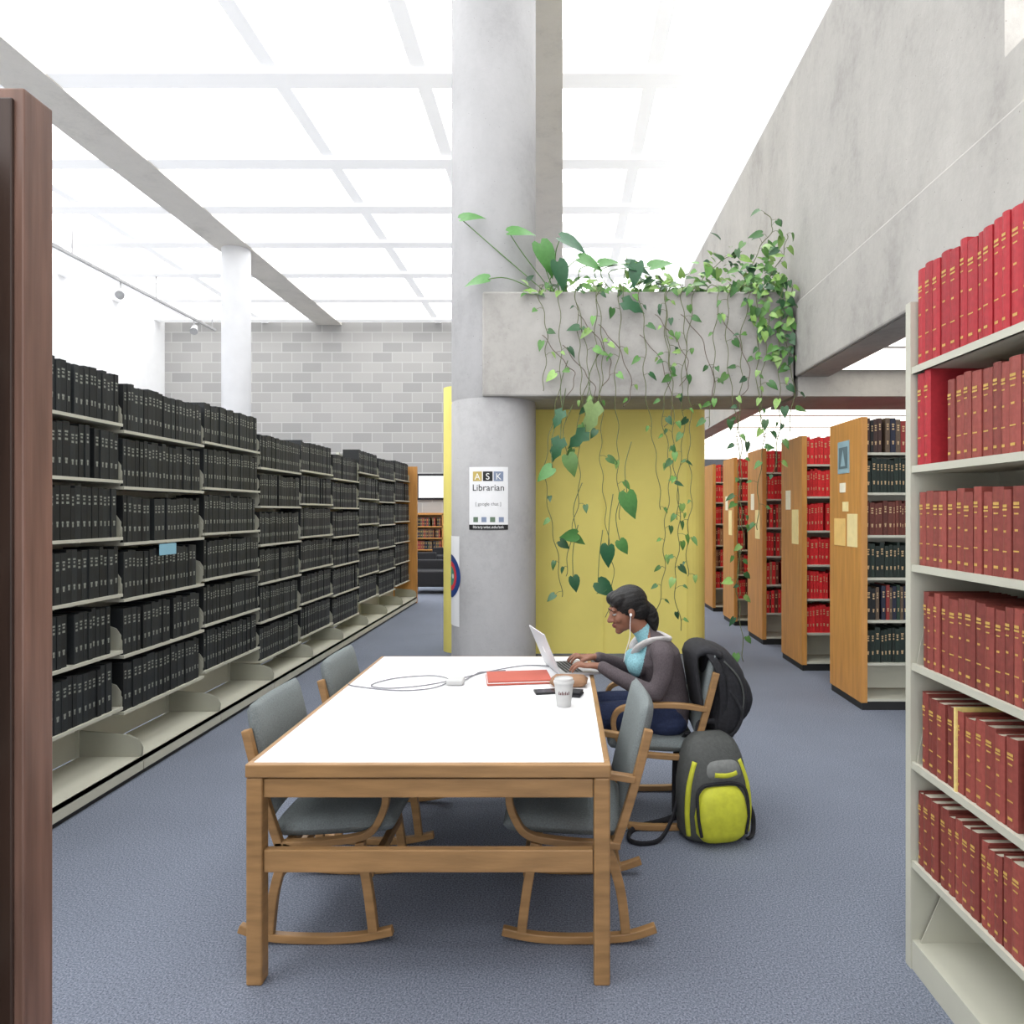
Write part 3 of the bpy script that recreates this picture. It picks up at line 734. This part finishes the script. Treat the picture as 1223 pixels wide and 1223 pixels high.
big = [(-0.98, 6.86, 4.40, (1, 0, .25), .24, G1), (-0.52, 6.88, 4.28, (1, 0, .1), .26, G1), (-0.22, 6.88, 4.17, (.5, 0, -1), .34, G1), (-0.02, 6.86, 4.22, (1, 0, -.4), .30, G2),
       (-0.72, 6.86, 3.82, (-1, 0, -.1), .24, G1), (0.16, 6.86, 4.02, (.9, 0, -.3), .26, G1), (-0.05, 6.84, 3.98, (.3, 0, -1), .28, G2), (0.36, 6.9, 3.98, (.8, 0, .2), .2, G1),
       (0.62, 6.9, 3.98, (.8, 0, -.2), .26, G2), (0.85, 6.9, 3.95, (.8, 0, .3), .24, G1), (0.72, 6.86, 3.98, (-.2, 0, -1), .24, G2)]
for x, y, z, d, L, c_ in big:
    mb.tube(crom([(R(-0.25, 0.2) if x < 0.3 else x-0.1, 7.2, 3.66), ((x-0.1)*0.6, 7.0, (z+3.7)/2+0.1), (x, y, z)], 6), 0.005, 6, 0, rgb(90, 130, 60))
    leaf(mb, (x, y, z), d, (R(-.3, .3), -0.8, 0.6), L, c_, 0.75)
hang = [(0.30, 6.86, 2.62, (-.15, 0, -1), .32, rgb(140, 166, 106), True), (0.62, 6.86, 1.76, (.2, 0, -1), .27, rgb(84, 134, 70), False), (0.58, 6.86, 3.6, (.8, 0, -.3), .24, G2, True),
        (0.44, 6.86, 1.25, (-.1, 0, -1), .22, G2, False), (0.34, 6.85, 0.90, (.7, 0, -.6), .22, G2, False), (0.22, 6.86, 2.35, (-.7, 0, -.7), .24, G2, True), (-0.02, 6.86, 2.28, (-.4, 0, -1), .24, G2, True),
        (0.05, 6.86, 2.12, (.4, 0, -1), .22, rgb(96, 132, 72), False), (0.14, 6.86, 1.36, (-.8, 0, -.2), .18, G1, False), (0.10, 6.86, 0.95, (.3, 0, -1), .16, G2, False), (-0.1, 6.86, 2.0, (-.7, 0, -.5), .2, G1, False),
        (0.0, 6.86, 2.55, (-.5, 0, -.8), .2, G2, True), (0.55, 6.86, 1.3, (.5, 0, -.9), .16, G1, False)]
for x, y, z, d, L, c_, nt_ in hang:
    mb.tube(crom([(x+0.05, 6.93, z+0.5), (x+R(-.05, .05), 6.9, z+0.25), (x, y, z)], 5), 0.0045, 5, 0, rgb(84, 100, 56))
    leaf(mb, (x, y, z), d, (R(-.6, .6), -1, R(-.2, .6)), L, c_, 0.85, nt_)
mb.build('philodendron_plant', M_leaf, smooth=True)

# ------------------------------------------------------------------ backpacks
M_yg = mat('yellow_green_nylon', rgb(186, 188, 52), 0.6, 30, 0.1, 0.15, 60)
M_gr = mat('grey_nylon', rgb(72, 74, 72), 0.7, 60, 0.15, 0.2, 120)
B = empty('grey_yellow_backpack', (0.73, 3.48, 0), math.radians(10))
V = Vector
mb = MB()
mb.tube(crom([(0,0,0.005),(0,0,0.03),(0,0.0,0.14),(0.0,0.01,0.27),(0,0.03,0.38),(0,0.05,0.45),(0,0.06,0.49)], 4),
        [(a, b) for a, b in zip(np.interp(range(25), [0,4,8,12,16,20,24], [.13,.165,.175,.17,.15,.12,.06]), np.interp(range(25), [0,4,8,12,16,20,24], [.09,.12,.13,.125,.11,.085,.04]))], 28, 0, side=(1,0,0), power=2.8)
mb.build('main_body', M_gr, B, smooth=True)
mb = MB()
mb.tube(crom([(0,-0.10,0.02),(0,-0.105,0.06),(0,-0.11,0.14),(0,-0.105,0.22),(0,-0.09,0.27)], 4),
        [(a, b) for a, b in zip(np.interp(range(17), [0,4,8,12,16], [.08,.12,.13,.115,.08]), np.interp(range(17), [0,4,8,12,16], [.03,.055,.06,.05,.025]))], 24, 0, side=(1,0,0), power=3)
mb.tube(crom([(0.02,-0.075,0.30),(0.02,-0.08,0.34),(0.02,-0.068,0.385)], 4), [(.07,.018),(.085,.03),(.09,.035),(.09,.035),(.088,.035),(.085,.033),(.08,.03),(.07,.025),(.05,.015)], 20, 1, side=(1,0,0), power=3)
mb.build('front_pocket', [M_yg, mat('grey_nylon_light', rgb(110, 112, 110), 0.7, 60, 0.15)], B, smooth=True)
mb = MB()
mb.tube(crom([(-0.03,-0.112,0.33),(0.03,-0.115,0.325),(0.08,-0.11,0.335)], 4), [(.012,.006)]*9, 8, 0)
for sx in (-1, 1):
    mb.tube(crom([(sx*0.145,-0.075,0.04),(sx*0.155,-0.08,0.15),(sx*0.145,-0.075,0.27),(sx*0.11,-0.06,0.38)], 5), 0.014, 8, 0)
mb.tube(crom([(-0.11,-0.15,0.06),(-0.125,-0.145,0.16),(-0.11,-0.12,0.27),(0,-0.115,0.29),(0.11,-0.12,0.27),(0.125,-0.145,0.16),(0.11,-0.15,0.06)], 5), 0.008, 6, 1)
mb.build('piping', [M_yg, M_black], B, smooth=True)
mb = MB()
mb.tube(crom([(-0.05,0.06,0.48),(-0.04,0.06,0.53),(0.04,0.06,0.53),(0.05,0.06,0.48)], 5), [(.014,.006)]*16, 8)
for sx in (-1, 1):
    mb.tube(crom([(sx*0.07,0.12,0.46),(sx*0.1,0.19,0.36),(sx*0.11,0.19,0.2),(sx*0.13,0.13,0.06)], 6), [(.03,.008)]*19, 10, side=(1,0,0))
mb.tube(crom([(-0.15,0.05,0.2),(-0.2,0.0,0.1),(-0.28,-0.05,0.02),(-0.38,-0.06,0.012),(-0.42,0.0,0.012),(-0.36,0.1,0.012),(-0.2,0.12,0.03),(-0.14,0.1,0.06)], 6), [(.016,.007)]*43, 8)
mb.tube(crom([(0.16,0.02,0.2),(0.2,-0.02,0.1),(0.19,-0.05,0.015),(0.14,-0.1,0.012)], 6), [(.012,.005)]*19, 8)
mb.build('straps', M_black, B, smooth=True)

B = empty('black_backpack', (0.825, 3.72, -0.01), 0)
mb = MB()
zs = [0.40, 0.43, 0.53, 0.64, 0.74, 0.83, 0.89]
mb.tube(crom([(-0.03,0,zs[0]),(-0.03,0,zs[1]),(-0.01,0,zs[2]),(0.01,0,zs[3]),(0.0,0,zs[4]),(-0.045,0,zs[5]),(-0.09,0,zs[6])], 4),
        [(a, b) for a, b in zip(np.interp(range(25), [0,4,8,12,16,20,24], [.12,.17,.20,.20,.19,.16,.10]), np.interp(range(25), [0,4,8,12,16,20,24], [.03,.06,.095,.11,.105,.08,.03]))], 28, 0, side=(0,1,0), power=2.7)
mb.tube(crom([(0.05,0,0.50),(0.10,0,0.58),(0.10,0,0.68),(0.06,0,0.75)], 4), [(a, b) for a, b in zip(np.interp(range(13), [0,6,12], [.08,.13,.09]), np.interp(range(13), [0,6,12], [.03,.045,.03]))], 20, 0, side=(0,1,0), power=3)
# soft flap draped forward over the chair back
mb.tube(crom([(-0.03,0,0.86),(-0.10,0,0.885),(-0.155,0,0.85),(-0.15,-0.02,0.72),(-0.13,-0.03,0.60)], 4), [(.17,.03)]*9+[(.17,.022)]*8, 20, 0, side=(0,1,0), power=2.6)
mb.build('main_body', M_black, B, smooth=True)
mb = MB()
mb.tube(crom([(0.0,-0.19,0.7),(0.06,-0.21,0.6),(0.03,-0.20,0.5),(-0.03,-0.18,0.46)], 5), [(.008,.004)]*16, 8)
mb.tube(crom([(-0.02,-0.17,0.84),(0.05,-0.185,0.76),(0.075,-0.185,0.66),(0.06,-0.18,0.55)], 5), 0.004, 6, 1)
mb.tube(crom([(-0.10,-0.15,0.89),(-0.05,-0.20,0.80),(-0.03,-0.20,0.66),(-0.04,-0.18,0.52)], 5), [(.02,.006)]*16, 8, side=(1,0,0))
mb.build('straps', [M_black, M_gr], B, smooth=True)

# ------------------------------------------------------------------ seated woman
YC = 3.76
parts = []
pm = MB()
def seg(label, pts, radii, n=20, side=None, per=5):
    P = crom(pts, per); k = len(pts)
    ra = [r if hasattr(r, '__len__') else (r, r) for r in radii]
    xs = np.linspace(0, k-1, len(P))
    rr = [(float(np.interp(x, range(k), [q[0] for q in ra])), float(np.interp(x, range(k), [q[1] for q in ra]))) for x in xs]
    pm.tube(P, rr, n, side=side)
    for e in (0, -1): pm.ell(P[e], (min(rr[e]),)*3)
    for i in range(len(P)-1): parts.append((label, P[i], P[i+1], (rr[i][0]+rr[i][1])/2, (rr[i+1][0]+rr[i+1][1])/2))
def blob(label, c, r, M=None):
    pm.ell(c, r, M=M)
    cc = M @ Vector(c) if M is not None else Vector(c); m_ = sum(r)/3
    parts.append((label, cc, cc+Vector((0.0001, 0, 0)), m_, m_))
SK, CA, JE, SH, SO, LI, WH = range(7)
seg(CA, [(.535,YC,.47),(.55,YC,.55),(.545,YC,.64),(.525,YC,.73),(.50,YC,.81),(.472,YC,.872),(.438,YC,.915)],
    [(.165,.115),(.16,.12),(.135,.11),(.14,.115),(.16,.12),(.155,.085),(.065,.05)], 28, (0,1,0))
blob(CA, (.39, YC-.065, .785), (.06,.06,.065)); blob(CA, (.39, YC+.065, .785), (.06,.06,.065))
blob(JE, (.53, YC-.08, .49), (.12,.10,.075)); blob(JE, (.53, YC+.08, .49), (.12,.10,.075))
seg(SK, [(.450,YC,.90),(.418,YC,.95),(.378,YC,.995)], [.052,.047,.048])
for s in (-1, 1):
    seg(JE, [(.52,YC+s*.085,.52),(.30,YC+s*.10,.53),(.10,YC+s*.11,.52),(.06,YC+s*.11,.46),(.08,YC+s*.11,.30),(.11,YC+s*.11,.11)],
        [.085,.075,.062,.058,.052,.042], 20)
    seg(SO, [(.14,YC+s*.11,.045),(.06,YC+s*.112,.045),(-.04,YC+s*.115,.035),(-.09,YC+s*.115,.03)], [(.038,.042),(.038,.045),(.042,.032),(.032,.022)], 18, (0,1,0))
wr_ = {-1: (.185, YC-.13, .788), 1: (.175, YC+.10, .788)}
for s in (-1, 1):
    w = Vector(wr_[s])
    seg(CA, [(.495,YC+s*.135,.868),(.505,YC+s*.18,.845),(.50,YC+s*.205,.76),(.465,YC+s*.215,.675)], [.055,.056,.048,.045])
    seg(CA, [(.465,YC+s*.215,.675),(.41,YC+s*.21,.685),(.30,YC+s*.18,.735),tuple(w+Vector((.02,s*.006,-.004)))], [.045,.044,.038,.031])
    seg(SK, [tuple(w+Vector((.01,0,0))), tuple(w), tuple(w+Vector((-.035,-s*.004,.004))), tuple(w+Vector((-.075,-s*.008,.002)))],
        [(.024,.018),(.026,.018),(.038,.015),(.038,.011)], 18, (0,1,0))
    for fi, (dy, ln) in enumerate([(-.030, .85), (-.010, 1.0), (.011, .95), (.031, .75)]):
        kx = w+Vector((-.075, s*dy*-1-s*.008, .003)); 
        l = .034*ln; sp = -s*dy*0.35
        a1 = kx+Vector((-l, sp, .006)); a2 = a1+Vector((-l*.75, sp*.6, -.012)); a3 = a2+Vector((-l*.35, sp*.3, -.016))
        seg(SK, [tuple(kx), tuple(a1), tuple(a2), tuple(a3)], [.0095, .0088, .008, .007], 10, per=3)
    t0 = w+Vector((-.02, -s*.026, 0)); seg(SK, [tuple(t0), tuple(t0+Vector((-.028,-s*.02,-.004))), tuple(t0+Vector((-.055,-s*.026,-.012)))], [.013,.011,.009], 10, per=3)
HM = Matrix.Translation((.338, YC, 1.054)) @ Matrix.Rotation(math.radians(180+12), 4, 'Z') @ Matrix.Rotation(math.radians(15), 4, 'Y')
def hb(label, c, r): blob(label, c, r, HM)
def hseg(label, pts, radii): seg(label, [tuple(HM @ Vector(p)) for p in pts], radii, 14, per=4)
hb(SK, (-.012,0,.032), (.09,.072,.083)); hb(SK, (.03,0,-.02), (.058,.056,.075)); hb(SK, (.04,0,-.065), (.045,.043,.035))
hb(SK, (.066,0,-.09), (.022,.022,.018))
hseg(SK, [(.084,0,.012),(.095,0,-.006),(.105,0,-.024)], [.007,.009,.0125]); hb(SK, (.094,-.012,-.028), (.011,.008,.008)); hb(SK, (.094,.012,-.028), (.011,.008,.008))
hb(SK, (.074,.027,.028), (.014,.024,.009)); hb(SK, (.074,-.027,.028), (.014,.024,.009))
hb(SK, (.058,.035,-.022), (.026,.02,.024)); hb(SK, (.058,-.035,-.022), (.026,.02,.024))
hb(LI, (.086,0,-.052), (.012,.022,.006)); hb(LI, (.084,0,-.062), (.012,.019,.007))
for s in (-1, 1):
    hb(SK, (-.005,s*.073,-.004), (.018,.009,.028)); hb(SK, (-.002,s*.074,-.026), (.009,.007,.011))
Wm = empty('seated_woman')
tmp = pm.build('tmp_body', M_white)
rm = tmp.modifiers.new('r', 'REMESH'); rm.mode = 'VOXEL'; rm.voxel_size = 0.0045
sm = tmp.modifiers.new('s', 'SMOOTH'); sm.factor = 0.5; sm.iterations = 3
bpy.context.view_layer.update()
dg = bpy.context.evaluated_depsgraph_get()
me = bpy.data.meshes.new_from_object(tmp.evaluated_get(dg)); bpy.data.objects.remove(tmp)
nf = len(me.polygons)
cen = np.zeros(nf*3); me.polygons.foreach_get('center', cen); cen = cen.reshape(-1, 3)
nor = np.zeros(nf*3); me.polygons.foreach_get('normal', nor); nor = nor.reshape(-1, 3)
best = np.full(nf, 1e9); lab = np.zeros(nf, int)
for (l, p, q, rp, rq) in parts:
    p = np.array(p); q = np.array(q); d = q-p; t = np.clip(((cen-p)@d)/max(1e-12, d@d), 0, 1)
    ds = np.linalg.norm(cen-(p+t[:, None]*d), axis=1)-(rp+(rq-rp)*t)
    mk = ds < best; best[mk] = ds[mk]; lab[mk] = l
hmi = np.array(HM.inverted()); loc = cen@hmi[:3, :3].T+hmi[:3, 3]
lp = (loc[:, 0] > .084) & (abs(loc[:, 1]) < .021) & (loc[:, 2] < -.046) & (loc[:, 2] > -.069)
ishead = (cen[:, 2] > .96)
lab[ishead & (lab == LI)] = SK; lab[ishead & lp] = LI
sh = (lab == CA) & (abs(cen[:, 1]-YC) < .125) & (cen[:, 2] > .50) & (cen[:, 0] < .400+.25*(cen[:, 2]-.75)) & (cen[:, 0] > .28)
lab[sh] = SH
ne = (lab == CA) & (cen[:, 2] > .905) & (cen[:, 0] < .455); lab[ne] = SK
me.materials.clear()
M_skin = mat('brown_skin', rgb(128, 86, 66), 0.5, 20, 0.06)
def wrinkle(name, col):
    m = mat(name, col, 0.9, 150, 0.25, 0.6, 14); return m
for m_ in (M_skin, wrinkle('grey_cardigan', rgb(80, 72, 75)), mat('blue_jeans', rgb(36, 46, 76), 0.85, 120, 0.2, 0.4, 16),
           wrinkle('light_blue_shirt', rgb(126, 172, 180)), mat('dark_shoe', rgb(46, 42, 44), 0.6), mat('lip_brown', rgb(118, 60, 55), 0.45), M_white):
    me.materials.append(m_)
me.polygons.foreach_set('material_index', lab.astype(np.int32)); me.polygons.foreach_set('use_smooth', [True]*nf); me.update()
ob = bpy.data.objects.new('body', me); scene.collection.objects.link(ob); ob.parent = Wm
mb = MB()
for s in (-1, 1):
    mb.ell((.0745, s*.027, .008), (.0125,.0125,.0095), 0, M=HM, n=12, m=8); mb.ell((.0835, s*.027, .006), (.004,.0058,.006), 1, M=HM, n=10, m=6)
    mb.ell((.0745, s*.027, .0135), (.0138,.0145,.006), 2, M=HM, n=12, m=8)
    mb.tube([HM @ Vector(p) for p in ((.086, s*.012, .028), (.087, s*.028, .033), (.076, s*.044, .029))], 0.0028, 6, 1)
mb.build('eyes', [mat('eye_white', (.5, .48, .45), .3), mat('eye_dark', (.01, .008, .006), .3), M_skin], Wm, smooth=True)
mb = MB()
mb.ell((-.024,0,.042), (.1,.083,.09), M=HM, n=24, m=16)
mb.ell((-.055,0,.0), (.07,.078,.075), M=HM, n=20, m=12)
mb.ell((.035,.035,.075), (.05,.04,.04), M=HM, n=16, m=10); mb.ell((.035,-.035,.075), (.05,.04,.04), M=HM, n=16, m=10)
P = [HM @ Vector(p) for p in crom([(-.09,0,-.01),(-.115,0,-.05),(-.12,0,-.10),(-.11,0,-.15)], 4)]
mb.tube(P, list(np.interp(range(13), [0,4,8,12], [.045,.046,.038,.02])), 16)
t2 = mb.build('tmp_hair', M_white)
rm = t2.modifiers.new('r', 'REMESH'); rm.mode = 'VOXEL'; rm.voxel_size = 0.005
sm = t2.modifiers.new('s', 'SMOOTH'); sm.factor = 0.5; sm.iterations = 5
bpy.context.view_layer.update(); dg = bpy.context.evaluated_depsgraph_get()
me = bpy.data.meshes.new_from_object(t2.evaluated_get(dg)); bpy.data.objects.remove(t2)
HI = HM.inverted()
for v in me.vertices:
    l = HI @ v.co; n_ = noise.noise(Vector((l.x*10, math.atan2(l.y, l.z)*14, 0.3))); v.co = v.co+v.normal*(0.003*n_)
me.materials.clear(); me.materials.append(mat('black_hair', (.006, .005, .0045), .45, 60, .4, .4, 120, stretch=(1, 4, 1)))
me.polygons.foreach_set('use_smooth', [True]*len(me.polygons))
ob = bpy.data.objects.new('hair', me); scene.collection.objects.link(ob); ob.parent = Wm
# soft flat hood collar lying on the shoulders
mb = MB()
mb.tube(crom([(.372,YC-.045,.815),(.385,YC-.075,.865),(.435,YC-.10,.905),(.505,YC-.085,.915),(.55,YC-.03,.90),(.555,YC+.03,.90),(.505,YC+.085,.915),(.435,YC+.10,.905),(.385,YC+.075,.865),(.372,YC+.045,.815)], 5),
        [(.008,.012)]*3+[(.013,.024)]*40+[(.008,.012)]*3, 12)
mb.build('white_collar', mat('cream_fleece', (0.5, 0.48, 0.47), 0.9, 60, 0.1, 0.5, 60), Wm, smooth=True)
mb = MB()
e0 = HM @ Vector((.006, .083, -.01))
mb.ell(e0, (.007,.007,.009), n=8, m=6)
mb.tube(crom([e0, e0+Vector((-.005,-.012,-.05)), (.345,YC-.10,.93), (.325,YC-.10,.86), (.315,YC-.08,.80)], 6), 0.0018, 5)
mb.build('earphones', M_white, Wm, smooth=True)

# ------------------------------------------------------------------ world, camera
w = bpy.data.worlds.new('World'); scene.world = w; w.use_nodes = True
w.node_tree.nodes['Background'].inputs[0].default_value = (0.96, 0.97, 1, 1); w.node_tree.nodes['Background'].inputs[1].default_value = 2.4
cam = bpy.data.cameras.new('camera'); co = bpy.data.objects.new('camera', cam); scene.collection.objects.link(co)
co.location = (0, 0, 1.575); co.rotation_euler = (math.radians(90), 0, 0)
cam.sensor_width = 36; cam.lens = 36*850/1223; cam.shift_x = -60.5/1223; cam.clip_end = 100; cam.clip_start = 0.05
scene.camera = co
